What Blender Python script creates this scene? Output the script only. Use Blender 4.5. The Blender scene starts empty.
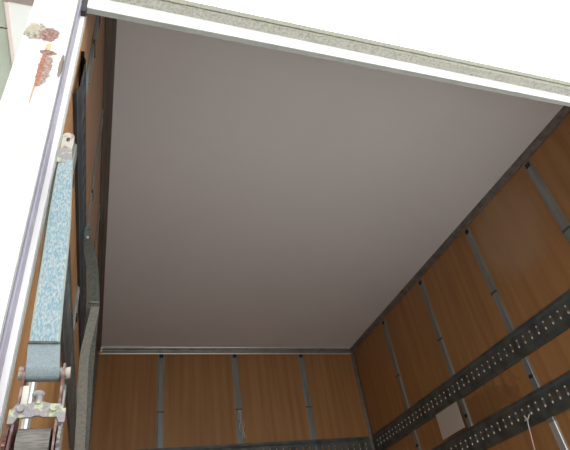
import bpy, bmesh, math, random
from mathutils import Vector, Matrix
random.seed(7)
sc = bpy.context.scene
COL = sc.collection
ZC = 1.45                      # camera height above the ground
def W(x, y, z): return Vector((x, y, z + ZC))   # heights below are given from the camera's eye level

# ------------------------------------------------------------------ camera
cam_d = bpy.data.cameras.new('camera'); cam = bpy.data.objects.new('camera', cam_d); COL.objects.link(cam)
cam_d.sensor_width = 36; cam_d.lens = 500.735 / 570 * 36; cam_d.clip_start = 0.02; cam_d.clip_end = 200
yaw, pit, rol = 0.3983, 0.6532, -0.1666
fw = Vector((math.sin(yaw)*math.cos(pit), math.cos(yaw)*math.cos(pit), math.sin(pit)))
ri = Vector((math.cos(yaw), -math.sin(yaw), 0)); up = ri.cross(fw)
r2 = math.cos(rol)*ri + math.sin(rol)*up; u2 = -math.sin(rol)*ri + math.cos(rol)*up
M = Matrix((r2, u2, -fw)).transposed().to_4x4(); M.translation = W(0, 0, 0)
cam.matrix_world = M
sc.camera = cam
# ------------------------------------------------------------------ light
wd = bpy.data.worlds.new('overcast_sky'); sc.world = wd; wd.use_nodes = True
bg = wd.node_tree.nodes['Background']
bg.inputs['Color'].default_value = (1.0, 0.995, 0.98, 1); bg.inputs['Strength'].default_value = 2.6
sc.view_settings.view_transform = 'Standard'; sc.view_settings.look = 'None'
sc.view_settings.gamma = 1; sc.view_settings.use_curve_mapping = False
sc.view_settings.exposure = 0.12
sc.cycles.max_bounces = 10; sc.cycles.diffuse_bounces = 8

# ------------------------------------------------------------------ materials
def mat(name, col, rough=0.6, metal=0.0, noise=None, bump=None, spec=None, vec='Object'):
    """noise=(scale_xyz, amount, second colour) mixes a second colour in by stretched noise; bump=(scale, strength)"""
    m = bpy.data.materials.new(name); m.use_nodes = True
    nt = m.node_tree; b = nt.nodes['Principled BSDF']
    b.inputs['Base Color'].default_value = (*col, 1); b.inputs['Roughness'].default_value = rough
    b.inputs['Metallic'].default_value = metal
    if spec is not None: b.inputs['Specular IOR Level'].default_value = spec
    tc = nt.nodes.new('ShaderNodeTexCoord')
    if noise:
        scl, lo, hi, col2 = noise
        mp = nt.nodes.new('ShaderNodeMapping'); mp.inputs['Scale'].default_value = scl
        nt.links.new(tc.outputs[vec], mp.inputs['Vector'])
        n = nt.nodes.new('ShaderNodeTexNoise'); n.inputs['Scale'].default_value = 1; n.inputs['Detail'].default_value = 5
        nt.links.new(mp.outputs[0], n.inputs['Vector'])
        cr = nt.nodes.new('ShaderNodeMapRange'); cr.inputs['From Min'].default_value = lo; cr.inputs['From Max'].default_value = hi
        nt.links.new(n.outputs['Fac'], cr.inputs['Value'])
        mx = nt.nodes.new('ShaderNodeMix'); mx.data_type = 'RGBA'
        mx.inputs[6].default_value = (*col, 1); mx.inputs[7].default_value = (*col2, 1)
        nt.links.new(cr.outputs[0], mx.inputs[0]); nt.links.new(mx.outputs[2], b.inputs['Base Color'])
        m['mix'] = mx.name
    if bump:
        n2 = nt.nodes.new('ShaderNodeTexNoise'); n2.inputs['Scale'].default_value = bump[0]; n2.inputs['Detail'].default_value = 4
        nt.links.new(tc.outputs[vec], n2.inputs['Vector'])
        bp = nt.nodes.new('ShaderNodeBump'); bp.inputs['Strength'].default_value = bump[1]; bp.inputs['Distance'].default_value = 0.004
        nt.links.new(n2.outputs['Fac'], bp.inputs['Height']); nt.links.new(bp.outputs[0], b.inputs['Normal'])
    return m

def math_node(nt, op, a, b=None, c=None):
    n = nt.nodes.new('ShaderNodeMath'); n.operation = op
    for i, v in enumerate((a, b, c)):
        if v is None: continue
        if isinstance(v, (int, float)): n.inputs[i].default_value = v
        else: nt.links.new(v, n.inputs[i])
    return n.outputs[0]

def ellipse_mask(nt, vecout, ax1, ax2, c1, c2, r1, r2_, soft=0.25, wob=0.5, wscale=60.0, ang=0.0):
    """1 inside an ellipse in two chosen axes with a ragged edge"""
    sx = nt.nodes.new('ShaderNodeSeparateXYZ'); nt.links.new(vecout, sx.inputs[0])
    a = math_node(nt, 'SUBTRACT', sx.outputs[ax1], c1); b = math_node(nt, 'SUBTRACT', sx.outputs[ax2], c2)
    ca, sa = math.cos(ang), math.sin(ang)
    p = math_node(nt, 'ADD', math_node(nt, 'MULTIPLY', a, ca/r1), math_node(nt, 'MULTIPLY', b, sa/r1))
    q = math_node(nt, 'SUBTRACT', math_node(nt, 'MULTIPLY', b, ca/r2_), math_node(nt, 'MULTIPLY', a, sa/r2_))
    d = math_node(nt, 'SQRT', math_node(nt, 'ADD', math_node(nt, 'MULTIPLY', p, p), math_node(nt, 'MULTIPLY', q, q)))
    n = nt.nodes.new('ShaderNodeTexNoise'); n.inputs['Scale'].default_value = wscale; n.inputs['Detail'].default_value = 4
    nt.links.new(vecout, n.inputs['Vector'])
    d = math_node(nt, 'ADD', d, math_node(nt, 'MULTIPLY', math_node(nt, 'SUBTRACT', n.outputs['Fac'], 0.5), wob*2))
    mr = nt.nodes.new('ShaderNodeMapRange'); mr.inputs['From Min'].default_value = 1+soft/2; mr.inputs['From Max'].default_value = 1-soft/2
    nt.links.new(d, mr.inputs['Value'])
    return mr.outputs[0]

def add_layer(m, mask_args, col, strength=1.0):
    nt = m.node_tree; b = nt.nodes['Principled BSDF']; inp = b.inputs['Base Color']
    tc = nt.nodes.new('ShaderNodeTexCoord')
    k = ellipse_mask(nt, tc.outputs['Object'], **mask_args)
    if strength != 1: k = math_node(nt, 'MULTIPLY', k, strength)
    mx = nt.nodes.new('ShaderNodeMix'); mx.data_type = 'RGBA'
    if inp.is_linked: nt.links.new(inp.links[0].from_socket, mx.inputs[6])
    else: mx.inputs[6].default_value = inp.default_value[:]
    if isinstance(col, tuple) and isinstance(col[0], tuple):
        n = nt.nodes.new('ShaderNodeTexNoise'); n.inputs['Scale'].default_value = 140; n.inputs['Detail'].default_value = 5
        nt.links.new(tc.outputs['Object'], n.inputs['Vector'])
        cr = nt.nodes.new('ShaderNodeMapRange'); cr.inputs['From Min'].default_value = .4; cr.inputs['From Max'].default_value = .62
        nt.links.new(n.outputs['Fac'], cr.inputs['Value'])
        m2 = nt.nodes.new('ShaderNodeMix'); m2.data_type = 'RGBA'
        m2.inputs[6].default_value = (*col[0], 1); m2.inputs[7].default_value = (*col[1], 1)
        nt.links.new(cr.outputs[0], m2.inputs[0]); nt.links.new(m2.outputs[2], mx.inputs[7])
    else: mx.inputs[7].default_value = (*col, 1)
    nt.links.new(k, mx.inputs[0]); nt.links.new(mx.outputs[2], inp)

def wood(name, grain, seed, along=2):
    base, dark = (0.405, 0.212, 0.084), (0.325, 0.16, 0.06)
    s = [grain, grain, grain]; s[along] = 0.9
    m = mat(name, base, 0.38, 0, ((s[0], s[1], s[2]), .36, .66, dark), spec=.35)
    nt = m.node_tree
    return m
M_wood_side = wood('varnished_beech_plywood', 26, 1)
M_wood_front = M_wood_side
M_ceil = mat('grey_white_laminate', (0.84, 0.845, 0.87), 0.40, 0, ((1.2, 1.2, 1.2), .35, .7, (0.81, 0.815, 0.84)), spec=.5)
M_white = mat('white_paint', (0.86, 0.86, 0.86), 0.35, 0, ((6, 6, 6), .55, .8, (0.8, 0.8, 0.8)))
M_post = mat('weathered_white_paint', (0.88, 0.88, 0.88), 0.35, 0, ((9, 9, 9), .6, .8, (0.80, 0.80, 0.81)))
M_alu = mat('dull_aluminium', (0.30, 0.315, 0.30), 0.45, 0.4, ((30, 30, 3), .4, .7, (0.21, 0.225, 0.215)))
M_alu_bright = mat('aluminium_lit_from_ground', (0.62, 0.64, 0.64), 0.35, 0.5, ((30, 30, 3), .4, .7, (0.5, 0.52, 0.52)))  # lighter copy of the dull aluminium, light from the ground put into its colour
M_rail = mat('grimy_galvanised_steel', (0.14, 0.155, 0.15), 0.45, 0.5, ((12, 12, 12), .4, .65, (0.085, 0.095, 0.095)), bump=(60, .3))
M_rail_dark = mat('blackened_galvanised_steel', (0.06, 0.068, 0.078), 0.5, 0.4, ((12, 12, 12), .4, .65, (0.04, 0.045, 0.052)), bump=(60, .3))
M_slot = mat('bright_zinc', (0.88, 0.86, 0.82), 0.3, 0.7)
M_trim = mat('grey_anodised_trim', (0.30, 0.29, 0.275), 0.4, 0.5, ((20, 20, 20), .4, .7, (0.2, 0.19, 0.18)))
M_trim_brown = mat('brown_grey_trim', (0.185, 0.155, 0.135), 0.5, 0.25, ((20, 3, 20), .4, .7, (0.13, 0.105, 0.09)))
M_dark = mat('black_rubber_and_gaps', (0.03, 0.03, 0.032), 0.7)
M_lip = mat('mossy_pale_sealant', (0.50, 0.50, 0.45), 0.9, 0, ((130, 130, 130), .42, .72, (0.30, 0.30, 0.25)), bump=(200, .4))
M_lip_top = mat('weathered_lip_darkened', (0.27, 0.272, 0.225), 0.9, 0, ((130, 130, 130), .45, .75, (0.17, 0.175, 0.13)), bump=(200, .4))  # weathered lip again, colour darkened to offset bright sky on its front
M_header_under = mat('header_bottom_grey', (0.42, 0.44, 0.42), 0.6, 0, ((30, 30, 30), .45, .7, (0.36, 0.38, 0.36)))  # bottom edge of the header, greyer than its fascia
M_jamb = mat('lavender_grey_aluminium', (0.34, 0.33, 0.42), 0.35, 0.1, ((6, 6, 20), .4, .7, (0.29, 0.28, 0.36)))
M_gloss = mat('glossy_white_enamel', (0.88, 0.87, 0.90), 0.2)
M_jamb2 = mat('green_grey_edging', (0.34, 0.38, 0.36), 0.5)
M_ground = mat('pale_concrete_yard', (0.60, 0.60, 0.59), 0.9, 0, ((2, 2, 2), .35, .7, (0.50, 0.50, 0.49)), bump=(30, .3))
M_floor = mat('worn_pale_truck_floor', (0.44, 0.43, 0.42), 0.55, 0, ((12, 1, 12), .4, .7, (0.35, 0.34, 0.33)))
M_green = mat('pale_green_sheet_metal', (0.47, 0.51, 0.43), 0.5, 0, ((5, 5, 5), .4, .7, (0.42, 0.46, 0.38)))
M_opal = mat('opal_white_sheet', (0.80, 0.83, 0.80), 0.4)
M_opal.node_tree.nodes['Principled BSDF'].inputs['Transmission Weight'].default_value = 0.0
M_pink = mat('pinkish_white_bar', (0.72, 0.60, 0.56), 0.5)
M_brown = mat('brown_purlin_paint', (0.30, 0.24, 0.22), 0.6)
M_wall_out = mat('rendered_wall', (0.5, 0.5, 0.46), 0.8, 0, ((3, 3, 3), .4, .7, (0.42, 0.42, 0.38)))
M_web_blue = mat('pale_blue_webbing', (0.14, 0.255, 0.32), 0.85, 0, ((420, 420, 160), .40, .62, (0.35, 0.385, 0.39)))
M_web_grey = mat('grey_blue_webbing', (0.20, 0.25, 0.27), 0.85, 0, ((400, 400, 500), .4, .65, (0.15, 0.19, 0.20)))
M_web_edge = mat('yellowed_webbing_edge', (0.26, 0.29, 0.25), 0.9)
M_web_dark = mat('dirty_dark_webbing', (0.085, 0.09, 0.078), 0.9, 0, ((160, 160, 160), .4, .65, (0.055, 0.058, 0.05)))
M_web_soil = mat('soiled_olive_webbing', (0.16, 0.155, 0.13), 0.9, 0, ((160, 160, 160), .4, .65, (0.12, 0.115, 0.095)))
M_zinc = mat('corroded_zinc', (0.22, 0.205, 0.215), 0.5, 0.35, ((90, 90, 90), .54, .64, (0.36, 0.40, 0.25)), bump=(200, .5))
M_rust = mat('rusty_steel', (0.13, 0.06, 0.055), 0.7, 0.2, ((80, 80, 80), .45, .68, (0.32, 0.26, 0.26)), bump=(200, .5))
M_hook = mat('worn_pale_fitting', (0.36, 0.35, 0.31), 0.5, 0.2, ((90, 90, 90), .5, .66, (0.24, 0.12, 0.08)))
M_paper = mat('off_white_card', (0.52, 0.475, 0.42), 0.8)
M_cord = mat('off_white_cord', (0.62, 0.60, 0.54), 0.9)

# ragged rust and bare patches on the post, in world X and Z
E_ = lambda c1, c2, r1, r2, **k: dict(ax1=0, ax2=2, c1=c1, c2=c2+ZC, r1=r1, r2_=r2, **k)
add_layer(M_post, E_(-.199, .915, .0022, .045, wob=.35, wscale=120), (0.42, .17, .07), .9)
add_layer(M_post, E_(-.222, 1.135, .027, .036, ang=-.25, wscale=90, wob=.6), ((.30, .30, .24), (.13, .085, .055)))
add_layer(M_post, E_(-.232, 1.150, .016, .022, wscale=160, wob=1.2), (.34, .30, .22), .8)
add_layer(M_post, E_(-.196, 1.132, .020, .030, ang=-.25, wscale=90, wob=.45), ((.085, .02, .016), (.27, .14, .10)))
add_layer(M_post, E_(-.192, 1.082, .006, .017, wob=.4), (.55, .26, .07), .85)
add_layer(M_post, E_(-.188, 1.000, .014, .064, wscale=110, wob=.55), ((.27, .24, .215), (.22, .09, .05)))
add_layer(M_post, E_(-.196, 1.000, .0055, .075, wscale=100, wob=.45), ((.34, .10, .03), (.16, .045, .025)), .95)
add_layer(M_post, E_(-.1895, 1.062, .019, .010, wscale=80, wob=.35), ((.12, .032, .02), (.25, .13, .08)))
add_layer(M_post, E_(-.158, 1.02, .005, .042, wscale=50, wob=.4), (.15, .105, .08))
add_layer(M_post, E_(-.187, .75, .003, .04, wscale=90, wob=.9), (.42, .28, .24), .7)
# paler patch on the right plywood wall (wall_right only)
M_wood_right = M_wood_side.copy(); M_wood_right.name = 'varnished_beech_plywood_with_pale_patch'
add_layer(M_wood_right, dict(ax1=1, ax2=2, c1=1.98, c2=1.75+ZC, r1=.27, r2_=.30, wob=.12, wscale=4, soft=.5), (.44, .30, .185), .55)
add_layer(M_wood_right, dict(ax1=1, ax2=2, c1=2.85, c2=.9+ZC, r1=.4, r2_=.10, wob=.8, wscale=25, soft=.3), (.16, .08, .04), .5)

# ------------------------------------------------------------------ mesh helpers
def link(name, bm, m, parent=None, smooth=False, bevel=0):
    bmesh.ops.recalc_face_normals(bm, faces=bm.faces[:])
    me = bpy.data.meshes.new(name); bm.to_mesh(me); bm.free()
    for mm in (m if isinstance(m, (list, tuple)) else [m]): me.materials.append(mm)
    o = bpy.data.objects.new(name, me); COL.objects.link(o)
    if smooth:
        for p in me.polygons: p.use_smooth = True
    if parent: o.parent = parent
    if bevel:
        b = o.modifiers.new('bevel', 'BEVEL'); b.width = bevel; b.segments = 2; b.limit_method = 'ANGLE'
    return o
def box(bm, x0, x1, y0, y1, z0, z1, mi=0):
    vs = [bm.verts.new(W(x, y, z)) for x in (x0, x1) for y in (y0, y1) for z in (z0, z1)]
    for f in ((0,1,3,2),(4,6,7,5),(0,4,5,1),(2,3,7,6),(0,2,6,4),(1,5,7,3)):
        bm.faces.new([vs[i] for i in f]).material_index = mi
def mbox(name, dims, m, parent=None, bevel=0):
    bm = bmesh.new(); box(bm, *dims); return link(name, bm, m, parent, bevel=bevel)
def empty(name, loc):
    o = bpy.data.objects.new(name, None); COL.objects.link(o); o.empty_display_size = .05
    o['_at'] = 1; del o['_at']
    o.location = (0, 0, 0)
    return o
def tag(o, label, cat, group=None):
    o['label'] = label; o['category'] = cat
    if group: o['group'] = group
    return o
def struct(o): o['kind'] = 'structure'; return o
def base_at(root, loc):
    """move an Empty to the thing's base, keeping its children (built in world space) in place"""
    root.location = loc
    for ch in root.children: ch.location = ch.location - Vector(loc)
def extrude_profile(bm, pts, place, s0, s1, mi=0, closed=True, caps=True):
    a = [bm.verts.new(place(s0, *p)) for p in pts]; b = [bm.verts.new(place(s1, *p)) for p in pts]
    n = len(pts)
    for i in range(n if closed else n-1):
        j = (i+1) % n
        bm.faces.new((a[i], a[j], b[j], b[i])).material_index = mi
    if caps:
        bm.faces.new(a[::-1]).material_index = mi; bm.faces.new(b).material_index = mi
def cyl(bm, p0, p1, r, n=16, mi=0, r1=None):
    p0, p1 = Vector(p0), Vector(p1); d = (p1-p0).normalized()
    a = d.orthogonal().normalized(); b = d.cross(a); r1 = r if r1 is None else r1
    A = [bm.verts.new(p0 + r*(math.cos(t)*a+math.sin(t)*b)) for t in [2*math.pi*i/n for i in range(n)]]
    B = [bm.verts.new(p1 + r1*(math.cos(t)*a+math.sin(t)*b)) for t in [2*math.pi*i/n for i in range(n)]]
    for i in range(n): bm.faces.new((A[i], A[(i+1)%n], B[(i+1)%n], B[i])).material_index = mi
    bm.faces.new(A[::-1]).material_index = mi; bm.faces.new(B).material_index = mi
def tube(bm, pts, r, n=8):
    pts = [Vector(p) for p in pts]; rings = []
    for i, p in enumerate(pts):
        d = (pts[min(i+1, len(pts)-1)] - pts[max(i-1, 0)]).normalized()
        a = d.cross(Vector((.3, .9, .2))).normalized(); b = d.cross(a)
        rings.append([bm.verts.new(p + r*(math.cos(2*math.pi*k/n)*a+math.sin(2*math.pi*k/n)*b)) for k in range(n)])
    for A, B in zip(rings, rings[1:]):
        for i in range(n): bm.faces.new((A[i], A[(i+1)%n], B[(i+1)%n], B[i]))
    bm.faces.new(rings[0][::-1]); bm.faces.new(rings[-1])
def ribbon(bm, cpts, widths, thick, wdirs, mi=0, edge_mi=None, cols=6):
    """webbing: centre points, widths, thickness and width direction at each point"""
    cpts = [Vector(c) for c in cpts]; rows = []
    for i, c in enumerate(cpts):
        d = (cpts[min(i+1, len(cpts)-1)] - cpts[max(i-1, 0)]).normalized()
        w = Vector(wdirs[i] if isinstance(wdirs[0], (tuple, list, Vector)) else wdirs).normalized()
        n = d.cross(w).normalized()*thick/2
        row = []
        for k in range(cols+1):
            t = k/cols - .5
            row.append(c + w*t*widths[i])
        rows.append(([bm.verts.new(q+n) for q in row], [bm.verts.new(q-n) for q in row]))
    for (A, B), (C2, D) in zip(rows, rows[1:]):
        for k in range(cols):
            e = mi if edge_mi is None or 0 < k < cols-1 else edge_mi
            bm.faces.new((A[k], A[k+1], C2[k+1], C2[k])).material_index = e
            bm.faces.new((B[k], D[k], D[k+1], B[k+1])).material_index = e
        bm.faces.new((A[0], C2[0], D[0], B[0])).material_index = mi
        bm.faces.new((A[-1], B[-1], D[-1], C2[-1])).material_index = mi
    A, B = rows[0]; bm.faces.new(A[::-1] + B)
    A, B = rows[-1]; bm.faces.new(A + B[::-1])
def spline(pts, n=8):
    P = [Vector(p) for p in pts]; out = []
    for i in range(len(P)-1):
        a, b, c, d = P[max(i-1, 0)], P[i], P[i+1], P[min(i+2, len(P)-1)]
        for k in range(n):
            t = k/n
            out.append(.5*((2*b)+(c-a)*t+(2*a-5*b+4*c-d)*t*t+(3*b-a-3*c+d)*t**3))
    out.append(P[-1]); return out

# ------------------------------------------------------------------ dimensions of the truck body (from eye level)
XL, XR, YF, H = -.135, 2.365, 4.40, 2.05      # left wall, right wall, front wall, ceiling
YR = .77                                       # plane of the rear frame
ZF = -.38                                      # truck floor

# ------------------------------------------------------------------ setting
struct(mbox('ground', (-14, 16, -14, 16, -ZC-.1, -ZC), M_ground))
def side_wall(name, x0, x1, m, up_=0):
    bm = bmesh.new()
    extrude_profile(bm, [(.80, ZF), (YF+.03, ZF), (YF+.03, H+up_), (1.125, H+up_), (.80, 1.432)], lambda q, y, z: W(q, y, z), x0, x1)
    return struct(link(name, bm, m))
side_wall('wall_left', XL-.012, XL, M_wood_side)
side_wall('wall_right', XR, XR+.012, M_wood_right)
side_wall('wall_left_skin', XL-.030, XL-.0125, M_white, .035)
side_wall('wall_right_skin', XR+.0125, XR+.030, M_white, .035)
struct(mbox('wall_front', (XL, XR, YF, YF+.03, ZF, H), M_wood_front))
struct(mbox('ceiling', (XL-.012, XR+.012, 1.12, YF+.03, H, H+.035), M_ceil))
struct(mbox('floor', (XL-.03, XR+.03, YR, YF+.03, ZF-.12, ZF), M_floor))
# slanted cap that closes the body between the low rear header and the roof
bm = bmesh.new()
extrude_profile(bm, [(.755, 1.400), (.785, 1.395), (1.135, 2.05), (1.135, 2.085), (1.105, 2.085)], lambda s, y, z: W(s, y, z), XL-.030, XR+.03)
struct(link('trim_1', bm, M_white))
# ceiling corner mouldings
def corner_trim(name, place, s0, s1, m, flange=.045, drop=.045):
    bm = bmesh.new()
    # (n away from wall, t below ceiling)
    prof = [(0, 0), (flange, 0), (flange, .004), (flange*.72, .007), (flange*.66, .013), (.016, .017), (.013, drop*.6), (.009, drop*.66), (.007, drop), (0, drop)]
    extrude_profile(bm, prof, place, s0, s1)
    return struct(link(name, bm, m))
corner_trim('trim_2', lambda s, n, t: W(XL+n, s, H-t), 1.13, YF, M_trim_brown)
corner_trim('trim_3', lambda s, n, t: W(XR-n, s, H-t), 1.13, YF, M_trim, flange=.041, drop=.030)
corner_trim('trim_4', lambda s, n, t: W(s, YF-n, H-t), XL+.046, XR-.046, M_trim, flange=.05, drop=.042)
bm = bmesh.new()                               # thin bright beads along the front moulding
cyl(bm, W(XL+.035, YF-.008, H-.045), W(XR-.035, YF-.008, H-.045), .006, 10)
cyl(bm, W(XL+.05, YF-.052, H-.004), W(XR-.05, YF-.052, H-.004), .004, 10)
bead = struct(link('trim_5', bm, M_slot))
for zz in (H-.012, H-.038):
    bm = bmesh.new(); cyl(bm, W(XL+.048, YF-.055, zz), W(XL+.048, YF-.045, zz), .009, 12); link('rivet', bm, M_white, bead)
# front corner posts inside
for i, (x0, x1) in enumerate(((XL, XL+.025), (XR-.025, XR))):
    bm = bmesh.new()
    s = 1 if i == 0 else -1; xw = XL if i == 0 else XR
    extrude_profile(bm, [(0, 0), (.03, 0), (.028, .004), (.005, .012), (.004, .03), (0, .03)], lambda q, n, t: W(xw+s*n, YF-t, q), ZF, H-.05)
    struct(link('trim_%d' % (6+i), bm, M_trim_brown))

# ------------------------------------------------------------------ battens
def batten(wall, pos, label, bright_below=None):
    """omega batten on a wall: flat flanges, raised middle, black piece for the dark gap at the head and one joint collar"""
    w = .031; HT = 1.715 if pos < 1.0 and wall == 'left' else H
    if wall == 'left': place = lambda q, a, n: W(XL+n, pos+a, q)
    elif wall == 'right': place = lambda q, a, n: W(XR-n, pos+a, q)
    else: place = lambda q, a, n: W(pos+a, YF-n, q)
    root = empty('wall_batten', None)
    prof = [(-w, 0), (-w, .0025), (-w*.7, .0035), (-w*.6, .0075), (w*.6, .0075), (w*.7, .0035), (w, .0025), (w, 0)]
    bm = bmesh.new(); extrude_profile(bm, prof, place, .64, HT-.047); link('strip', bm, M_alu, root)
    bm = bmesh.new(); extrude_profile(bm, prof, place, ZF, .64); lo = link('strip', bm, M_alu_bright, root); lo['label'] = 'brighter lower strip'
    bm = bmesh.new()
    pc = [(-w*.95, 0), (-w*.95, .010), (w*.95, .010), (w*.95, 0)]
    extrude_profile(bm, pc, place, 1.471, 1.484); link('joint_collar', bm, M_rail, root)
    bm = bmesh.new(); pc = [(-w*.6, 0), (-w*.6, .009), (w*.6, .009), (w*.6, 0)]
    extrude_profile(bm, pc, place, HT-.085, HT-.052); link('head_gap', bm, M_dark, root)  # black piece standing for the dark gap at the batten's top end
    bm = bmesh.new(); pc = [(-w*.5, .007), (-w*.5, .012), (w*.5, .012), (w*.5, .007)]
    extrude_profile(bm, pc, place, .895, .915); link('joint_collar', bm, M_dark, root)
    for zz in (HT-.19, 1.60, 1.30):
        bm = bmesh.new(); cyl(bm, place(zz, 0, .006), place(zz, 0, .0105), .005, 10); link('rivet', bm, M_trim, root)
    base_at(root, place(ZF, 0, 0))
    return tag(root, label, 'wall batten', 'aluminium battens on the plywood walls')
ordn = ['nearest the open rear end', 'second from the open rear end', 'third from the open rear end', 'fourth from the open rear end', 'fifth, closest to the front corner']
for i, y in enumerate((.99, 1.69, 2.39, 3.09, 3.79)):
    batten('left', y, 'grey batten on the left wall, ' + ordn[i])
for i, y in enumerate((1.612, 2.292, 2.982, 3.680)):
    batten('right', y, 'grey batten on the right wall, ' + [
        'nearest the rear, cut by the picture edge', 'second from the rear, right of the pale patch edge', 'middle one, running down beside the white card', 'nearest the dark front corner'][i])
for i, x in enumerate((.432, 1.112, 1.783)):
    batten('front', x, ['leftmost of the three aluminium battens on the front plywood wall', 'middle aluminium batten on the front wall, a frayed string over it', 'rightmost of the three aluminium battens on the front plywood wall'][i])

# ------------------------------------------------------------------ slotted lashing rails
def rail(wall, zc, s0, s1, label, hw=.068, fl=.018, so=0, m=M_rail):
    """pressed rail: flanges top and bottom, raised face with a row of upright slots and rolled slot ends"""
    d = .014
    if wall == 'left': place = lambda s, t, n: W(XL+n, s, zc+t)
    elif wall == 'right': place = lambda s, t, n: W(XR-n, s, zc+t)
    else: place = lambda s, t, n: W(s, YF-n, zc+t)
    bm = bmesh.new()
    fw_ = hw-.014                               # half height of the raised face
    up_ = [(hw+fl, 0), (hw+fl, .009), (hw, .009), (fw_, d)]
    for sg in (1, -1):
        A = [bm.verts.new(place(s0, sg*t, n)) for t, n in up_]; B = [bm.verts.new(place(s1, sg*t, n)) for t, n in up_]
        for k in range(len(up_)-1): bm.faces.new((A[k], A[k+1], B[k+1], B[k]))
    # pressed rib near each border of the face, then slotted centre
    pitch = .061; n_ = int((s1-s0)/pitch); sh, sw = .026, .0105   # slot half height, half width
    inner = .033
    for sg in (1, -1):
        e = sg*(inner*sg+so); q = [(fw_, d), (fw_-.006, d+.002), (e+.006, d+.002), (e, d)]
        A = [bm.verts.new(place(s0, sg*t, n)) for t, n in q]; B = [bm.verts.new(place(s1, sg*t, n)) for t, n in q]
        for k in range(3): bm.faces.new((A[k], A[k+1], B[k+1], B[k]))
    start = s0 + ((s1-s0)-n_*pitch)/2
    if wall == 'right': start = 2.155 - pitch/2 - pitch*int((2.155-pitch/2-s0)/pitch)
    n_ = int((s1-start)/pitch)
    def quad(a0, a1, t0, t1):
        bm.faces.new([bm.verts.new(place(a, t+so, d)) for a, t in ((a0, t0), (a1, t0), (a1, t1), (a0, t1))])
    quad(s0, start, -inner, inner); quad(start+n_*pitch, s1, -inner, inner)
    for i in range(n_):
        c = start+(i+.5)*pitch
        outer = [(-pitch/2, -inner), (0, -inner), (pitch/2, -inner), (pitch/2, 0), (pitch/2, inner), (0, inner), (-pitch/2, inner), (-pitch/2, 0)]
        hole = [(-sw*.8, -sh*.85), (0, -sh), (sw*.8, -sh*.85), (sw, 0), (sw*.8, sh*.85), (0, sh), (-sw*.8, sh*.85), (-sw, 0)]
        O = [bm.verts.new(place(c+a, t+so, d)) for a, t in outer]; Hh = [bm.verts.new(place(c+a, t+so, d)) for a, t in hole]
        R = [bm.verts.new(place(c+a*1.25, t*1.06+so, d+.0012)) for a, t in hole]
        R2 = [bm.verts.new(place(c+a*1.5, t*1.12+so, d)) for a, t in hole]
        Bk = [bm.verts.new(place(c+a, t+so, d-.006)) for a, t in hole]
        for k in range(8):
            j = (k+1) % 8
            bm.faces.new((O[k], O[j], R2[j], R2[k])); bm.faces.new((R2[k], R2[j], R[j], R[k])); bm.faces.new((R[k], R[j], Hh[j], Hh[k])); bm.faces.new((Hh[k], Hh[j], Bk[j], Bk[k]))
        # rolled ends of the slot, coloured near-white to stand for glints
        if wall == 'left': continue
        for tt, hh, ww in ((-.020, .0085, .0045), (.020, .0060, .0040)):
            m4 = Matrix.Translation(place(c, tt+so, d+.001))
            axis = {'left': (0.005, ww, hh), 'right': (0.005, ww, hh), 'front': (ww, 0.005, hh)}[wall]
            r = bmesh.ops.create_icosphere(bm, subdivisions=2, radius=1, matrix=m4 @ Matrix.Diagonal((*axis, 1)))
            for v in r['verts']:
                for f in v.link_faces: f.material_index = 1; f.smooth = True
    o = link('lashing_rail', bm, [m, M_slot])
    return tag(o, label, 'lashing rail')
rail('left', 1.104, .81, YF-.03, 'upper dark slotted steel lashing rail along the left plywood wall', m=M_rail_dark)
rail('left', .738, .81, YF-.03, 'lower dark slotted steel lashing rail on the left wall, behind the blue strap', fl=.012)
rail('right', 1.104, .81, YF-.03, 'upper dark slotted steel lashing rail slanting across the right plywood wall')
rail('right', .746, .81, YF-.03, 'lower dark slotted steel lashing rail on the right wall, with the cord hooked on', fl=.014)
rail('front', 1.100, XL+.04, XR-.04, 'dark slotted steel lashing rail low on the front plywood wall')

# ------------------------------------------------------------------ rear post, jamb and header
def make_post(x0, x1, side, label):
    root = empty('corner_post', None)
    mbox('post_body', (x0, x1, .742, .80, -.62, 1.395), M_post if side < 0 else M_white, root, bevel=.004)
    xi = x1 if side < 0 else x0
    s = 1 if side < 0 else -1
    def strip(name, y0, y1, th, m, lab=None):
        a, b = sorted((xi, xi+s*th))
        o = mbox(name, (a, b, y0, y1, -.40, 1.33), m, root, bevel=.0008)
        if lab: o['label'] = lab
    strip('rubber_seal', .7445, .7475, .0015, M_dark, 'thin black seal line')
    strip('seal_lip', .748, .7795, .0055, M_jamb, 'lavender grey jamb plate')
    strip('seal_backing', .7395, .7440, .002, M_alu)
    strip('jamb_edge', .780, .7925, .0150, M_gloss, 'white jamb edge')
    strip('edging', .793, .7995, .0172, M_jamb2, 'green grey edging strip')
    a, b = sorted((xi+s*.004, xi+s*.0175)); g = mbox('dark_gap', (a, b, .763, .7795, 1.300, 1.395), M_dark, root)  # black piece added for the dark gap beside the header's end
    base_at(root, W((x0+x1)/2, .77, -.62))
    return tag(root, label, 'corner post')
make_post(-.251, -.153, -1, 'white painted steel corner post with rust patches at the left of the rear opening')
make_post(XR+.018, XR+.116, 1, 'clean white steel corner post at the far right of the rear opening')
root = empty('header_beam', None)
bm = bmesh.new()
box(bm, XL-.002, XR+.012, YR, .786, 1.334, 1.3955)
link('fascia', bm, M_white, root, bevel=.0015)
u = mbox('bottom_edge', (XL-.002, XR+.012, YR+.0005, .786, 1.3305, 1.334), M_header_under, root); u['label'] = 'grey underside strip'
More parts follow.
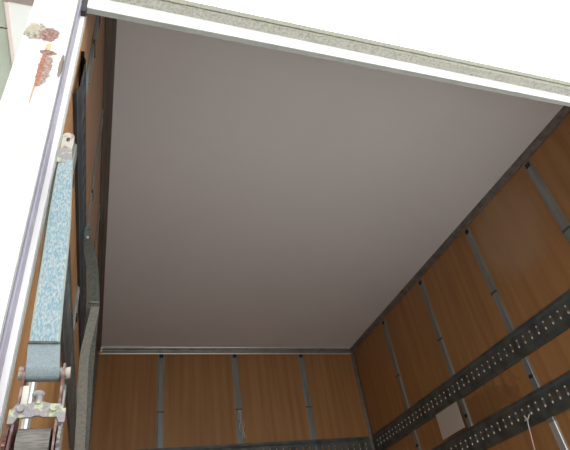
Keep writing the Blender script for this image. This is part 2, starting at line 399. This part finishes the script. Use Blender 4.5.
# mossy lip: two stepped courses
def rough_course(name, y0, y1, z0, z1, m, drop=0):
    bm = bmesh.new(); n = 220; rows = []
    for i in range(n+1):
        x = XL-.11 + (XR+.22-XL)*i/n
        j = lambda a: random.uniform(-a, a)
        rows.append([bm.verts.new(W(x, y, z)) for y, z in ((y0+j(.0004), z0-drop*max(x, 0)+j(.0004)), (y0+j(.0004), z1+j(.0006)), (y1, z1), (y1, z0-drop*max(x, 0)))])
    for A, B in zip(rows, rows[1:]):
        for k in range(4): bm.faces.new((A[k], A[(k+1) % 4], B[(k+1) % 4], B[k]))
    bm.faces.new(rows[0]); bm.faces.new(rows[-1][::-1])
    bm.faces.ensure_lookup_table()
    for f in bm.faces:
        if f.calc_center_median().y < y0+.001: f.material_index = 1
    return link(name, bm, [m, M_lip_top], root)
rough_course('lower_lip', .742, .780, 1.3915, 1.3945, M_lip, drop=.011)
rough_course('upper_lip', .739, .780, 1.3960, 1.4195, M_lip_top)
base_at(root, W(1.1, .78, 1.33)); root.rotation_euler = (0, -.005, 0); root.location.z += .006
tag(root, 'long white header beam across the rear opening with a mossy pale upper lip', 'header beam')

# ------------------------------------------------------------------ canopy outside on the left
struct(mbox('wall_outside', (-2.95, -2.75, -3, 7, -ZC, 3.1), M_wall_out))
root = empty('canopy', None)
bm = bmesh.new(); box(bm, -2.9, -.752, -.5, 1.972, 3.0, 3.03); link('metal_sheet', bm, M_green, root)
bm = bmesh.new(); box(bm, -2.9, -.752, 1.982, 6, 3.0, 3.03); link('metal_sheet', bm, M_green, root)
mbox('joint_seal', (-2.9, -.752, 1.972, 1.982, 3.004, 3.026), M_dark, root)
mbox('edge_bar', (-.752, -.732, 1.795, 6, 2.985, 3.03), M_pink, root)
mbox('translucent_sheet', (-.732, -.42, 1.80, 6, 3.0, 3.01), M_opal, root)
mbox('purlin', (-.76, -.40, 1.745, 1.79, 2.99, 3.04), M_brown, root)
base_at(root, W(-1.8, 2.5, 3.0))
tag(root, 'pale green sheet metal canopy with a white panel, overhead beside the rusty post', 'canopy')

# ------------------------------------------------------------------ blue ratchet strap on the lower left rail
root = empty('ratchet_strap', None)
SY = .75
bm = bmesh.new()                                # end fitting with a hole: flat plate with rounded head
def plate_with_hole(bm, c, w, h, th, hole_z, hr):
    out = []
    n = 24
    for i in range(n):
        t = 2*math.pi*i/n
        x = math.cos(t)*w/2; z = math.sin(t)*w/2
        z = z+(h/2-w/2) if z > 0 else max(-h/2, z*3)
        out.append((x, z))
    inn = [(math.cos(2*math.pi*i/n)*hr*.8, hole_z+math.sin(2*math.pi*i/n)*hr*1.4) for i in range(n)]
    L = []
    for y in (-th/2, th/2):
        L.append(([bm.verts.new(c+Vector((x, y, z))) for x, z in out], [bm.verts.new(c+Vector((x, y, z))) for x, z in inn]))
    for (o_, i_) in L:
        for k in range(n): bm.faces.new((o_[k], o_[(k+1) % n], i_[(k+1) % n], i_[k]))
    for k in range(n):
        bm.faces.new((L[0][0][k], L[1][0][k], L[1][0][(k+1) % n], L[0][0][(k+1) % n]))
        bm.faces.new((L[0][1][k], L[0][1][(k+1) % n], L[1][1][(k+1) % n], L[1][1][k]))
plate_with_hole(bm, W(-.1155, SY, .783), .022, .062, .004, .011, .0046)
hk = link('hook', bm, M_hook, root); hk['label'] = 'worn pale end fitting with a hole'
bm = bmesh.new(); cyl(bm, W(-.117, SY-.004, .768), W(-.117, SY+.004, .768), .0045, 12); link('rivet', bm, M_rust, hk)
bm = bmesh.new(); tube(bm, spline([W(-.117, SY+.003, .805), W(-.122, SY+.02, .812), W(-.126, SY+.06, .79), W(-.122, SY+.075, .775)], 5), .004); link('hook_arm', bm, M_hook, hk)
# gathered sleeve
bm = bmesh.new()
cp = spline([W(-.1155, SY-.001, .766), W(-.115, SY-.003, .745), W(-.1130, SY-.001, .728)], 4)
ws = [.019+.010*(i/(len(cp)-1))**.7 for i in range(len(cp))]
ribbon(bm, cp, ws, .007, (1, 0, 0)); sl = link('sleeve', bm, M_zinc, root); sl['label'] = 'frayed grey sewn loop'
# main webbing (centre x, width) by height
prof = [(.735, -.1120, .024), (.71, -.1110, .028), (.66, -.1085, .032), (.60, -.1055, .037), (.54, -.1025, .039), (.48, -.1000, .040), (.42, -.0975, .041), (.357, -.0942, .042)]
cp = spline([W(x, SY + .004*math.sin(z*14), z) for z, x, w in prof], 6)
ws = []
for c in cp:
    z = c.z-ZC; w = .028 if z > .7 else .047
    for (z0, _, w0), (z1, _, w1) in zip(prof, prof[1:]):
        if z1 <= z <= z0: w = w0+(w1-w0)*(z0-z)/(z0-z1); break
    ws.append(w)
bm = bmesh.new(); ribbon(bm, cp, ws, .004, (1, -.15, 0), 0, 1, 18)
wb = link('webbing', bm, [M_web_blue, M_web_edge], root); wb['label'] = 'frayed pale blue and white webbing'
# dark second layer behind, showing on the left
prof2 = [(.75, -.119), (.70, -.1215), (.62, -.1205), (.54, -.1165), (.46, -.112)]
bm = bmesh.new(); cp2 = spline([W(x, SY+.010, z) for z, x in prof2], 5)
ribbon(bm, cp2, [.018]*len(cp2), .003, (1, .3, 0)); w2 = link('webbing', bm, M_web_dark, root); w2['label'] = 'dark tail of webbing behind the blue one'
# cleaner lower length through the ratchet bar
bm = bmesh.new()
cp3 = spline([W(-.0945, SY-.004, .358), W(-.0925, SY-.007, .340), W(-.0905, SY-.0105, .322), W(-.0895, SY-.0120, .314), W(-.0890, SY-.006, .3035), W(-.0885, SY+.006, .304)], 4)
ribbon(bm, cp3, [.043]*len(cp3), .003, (1, 0, 0)); w3 = link('webbing', bm, M_web_grey, root); w3['label'] = 'smooth grey blue lower webbing'
bm = bmesh.new(); box(bm, -.116, -.073, SY-.0085, SY-.0045, .3545, .3580); st = link('stitching', bm, M_web_dark, root)
# ratchet
rt = bpy.data.objects.new('ratchet', None); COL.objects.link(rt); rt.parent = root
bm = bmesh.new(); cyl(bm, W(-.121, SY, .320), W(-.0615, SY, .320), .0080, 20)
cyl(bm, W(-.124, SY, .320), W(-.1175, SY, .320), .0100, 16, 0, .008); cyl(bm, W(-.063, SY, .320), W(-.0575, SY, .320), .0085, 16)
link('bar', bm, M_hook, rt, smooth=False)
for xx in (-.1155, -.0660):
    bm = bmesh.new()                            # long side plate, widening at the drum, in the YZ plane
    pr_ = [(SY-.013, .325), (SY-.008, .332), (SY+.008, .332), (SY+.013, .325), (SY+.012, .28), (SY+.022, .25), (SY+.024, .19), (SY+.01, .155), (SY-.012, .155), (SY-.024, .19), (SY-.018, .25), (SY-.010, .28)]
    k = .0 
    extrude_profile(bm, pr_, lambda s, y, z: W(s + (z-.32)*(.02 if xx < -.09 else -.005), y, z), xx-.0014, xx+.0014)
    link('side_plate', bm, M_rust, rt)
bm = bmesh.new()                                # pawl plate with ears and an arched lower edge
n = 20; top = []; bot = []
for i in range(n+1):
    t = i/n; x = -.1235 + .068*t
    top.append((x, .2685 + .004*math.exp(-((t-.5)/.16)**2) - (.006 if t < .06 or t > .94 else 0)))
    e = abs(t-.5)*2
    bot.append((x, .2515 + (.002 if e < .15 else 0) - (0 if e < .72 else .0075)))
for y0, y1 in ((SY-.022, SY-.017),):
    A = [bm.verts.new(W(x, y0, z)) for x, z in top]; B = [bm.verts.new(W(x, y0, z)) for x, z in bot]
    C3 = [bm.verts.new(W(x, y1, z)) for x, z in top]; D3 = [bm.verts.new(W(x, y1, z)) for x, z in bot]
    for i in range(n):
        bm.faces.new((A[i], A[i+1], B[i+1], B[i])); bm.faces.new((C3[i], D3[i], D3[i+1], C3[i+1]))
        bm.faces.new((A[i], C3[i], C3[i+1], A[i+1])); bm.faces.new((B[i], B[i+1], D3[i+1], D3[i]))
    bm.faces.new((A[0], B[0], D3[0], C3[0])); bm.faces.new((A[-1], C3[-1], D3[-1], B[-1]))
link('pawl_plate', bm, M_zinc, rt)
for xx in (-.1105, -.0705):
    bm = bmesh.new(); cyl(bm, W(xx, SY-.026, .2625), W(xx, SY-.017, .2625), .0045, 12); link('bolt', bm, M_zinc, rt)
bm = bmesh.new(); cyl(bm, W(-.0905, SY-.020, .268), W(-.0905, SY-.018, .279), .0045, 12); bmesh.ops.create_icosphere(bm, subdivisions=2, radius=1, matrix=Matrix.Translation(W(-.0925, SY-.016, .2835)) @ Matrix.Diagonal((.0085, .006, .006, 1)))
link('release_knob', bm, M_zinc, rt)
bm = bmesh.new(); cyl(bm, W(-.110, SY, .222), W(-.0705, SY, .222), .021, 28)
for i in range(14):
    t0 = 2*math.pi*i/14
dr = link('drum', bm, mat('ribbed_dirty_webbing', (.17, .16, .145), .85, 0, ((60, 60, 700), .42, .6, (.10, .095, .085))), rt, smooth=False); dr['label'] = 'webbing wound on the drum'
for xx in (-.1225, -.0600):
    bm = bmesh.new(); pts = []
    for i in range(28):
        t = 2*math.pi*i/28; r_ = .027 if i % 2 else .021
        pts.append((SY+r_*math.cos(t), .222+r_*math.sin(t)))
    extrude_profile(bm, pts, lambda s, y, z: W(s, y, z), xx-.002, xx+.002); link('ratchet_wheel', bm, M_rust if xx < -.1 else M_zinc, rt)
bm = bmesh.new()
ribbon(bm, spline([W(-.1075, SY-.006, .292), W(-.1070, SY-.005, .275), W(-.1080, SY-.004, .261)], 3), [.008]*7, .002, (1, 0, 0))
tg = link('cloth_tag', bm, M_cord, root); tg['label'] = 'short white tape'
base_at(root, W(-.1, SY, .2))
rt.location = rt.location
rt.location = rt.location + Vector((.0035, 0, -.0075))
tag(root, 'pale blue webbing strap with rusty ratchet hanging beside the white rusty post', 'ratchet strap')

# ------------------------------------------------------------------ dark strap on the upper left rail
root = empty('lashing_strap', None)
DY = 1.40
c4 = spline([W(-.104, DY, 1.045), W(-.097, DY, 1.00), W(-.083, DY, .95), W(-.072, DY, .88), W(-.063, DY, .80), W(-.062, DY, .71), W(-.060, DY, .60), W(-.056, DY, .49), W(-.052, DY, .38), W(-.050, DY, .25), W(-.052, DY, .12)], 5)
ws = [min(.034, .016+.022*i/10) for i in range(len(c4))]
bm = bmesh.new(); ribbon(bm, c4, ws, .004, (1, -.1, 0)); link('webbing', bm, M_web_dark, root)
c5 = spline([W(-.056, DY-.012, .78), W(-.064, DY-.012, .70), W(-.070, DY-.012, .62), W(-.064, DY-.012, .52), W(-.058, DY-.012, .42), W(-.052, DY-.012, .30), W(-.05, DY-.012, .12)], 5)
bm = bmesh.new(); ribbon(bm, c5, [.024]*len(c5), .004, (1, .1, 0)); k = link('webbing', bm, M_web_soil, root); k['label'] = 'paler soiled doubled length'
bm = bmesh.new(); plate_with_hole(bm, W(-.105, DY-.003, 1.055), .020, .06, .004, .012, .004); link('hook', bm, M_rail, root)
bm = bmesh.new(); tube(bm, spline([W(-.105, DY, 1.075), W(-.113, DY+.01, 1.083), W(-.120, DY+.02, 1.075)], 4), .004); link('hook_arm', bm, M_rail, root)
bm = bmesh.new(); cyl(bm, W(-.103, DY-.008, 1.036), W(-.103, DY-.003, 1.036), .004, 10); link('rivet', bm, M_slot, root)
bm = bmesh.new(); box(bm, -.072, -.046, DY-.005, DY-.002, .797, .803); link('stitching', bm, M_rail, root)
base_at(root, W(-.06, DY, .12))
tag(root, 'dark dirty lashing strap hooked on the upper left rail, deeper inside than the blue one', 'strap')

# ------------------------------------------------------------------ small things on the walls
def sheet(name, m, label, cat):
    bm = bmesh.new()
    x = XR-.034
    vs = []
    for dx in (0, .003):
        vs.append([bm.verts.new(W(x+dx+lean, y, z)) for y, z, lean in ((3.005, .836, 0), (3.290, .836, 0), (3.290, 1.012, .001), (3.008, 1.012, .001))])
    bm.faces.new(vs[0]); bm.faces.new(vs[1][::-1])
    for k in range(4): bm.faces.new((vs[0][k], vs[0][(k+1) % 4], vs[1][(k+1) % 4], vs[1][k]))
    o = link(name, bm, m); tag(o, label, cat); return o
sheet('blank_card', M_paper, 'blank off-white card standing between the two rails on the right wall', 'card')
bm = bmesh.new(); cx = XR-.036
pts = [W(cx+.004, 2.40, .722), W(cx-.006, 2.415, .700), W(cx-.008, 2.44, .697), W(cx-.006, 2.425, .71), W(cx-.010, 2.418, .69), W(cx-.010, 2.425, .675), W(cx-.010, 2.437, .62), W(cx-.010, 2.455, .54), W(cx-.009, 2.462, .46), W(cx-.009, 2.458, .36)]
tube(bm, spline(pts, 6), .0032)
tag(link('cord', bm, M_cord, smooth=True), 'thin off-white cord hanging from a slot of the lower right rail', 'cord')
bm = bmesh.new()
for k in range(4):
    pts = [W(1.112+.006*k-.004, YF-.018-.002*k, 1.466)]
    for i in range(6):
        pts.append(W(1.108+.010*k-.004+random.uniform(-.010, .010)+.003*i, YF-.018-.002*k, 1.44-.035*(i+1)+random.uniform(-.01, .01)))
    tube(bm, spline(pts, 4), .0022, 6)
tag(link('string', bm, M_cord, smooth=True), 'frayed whitish string dangling over the middle batten of the front wall', 'string')
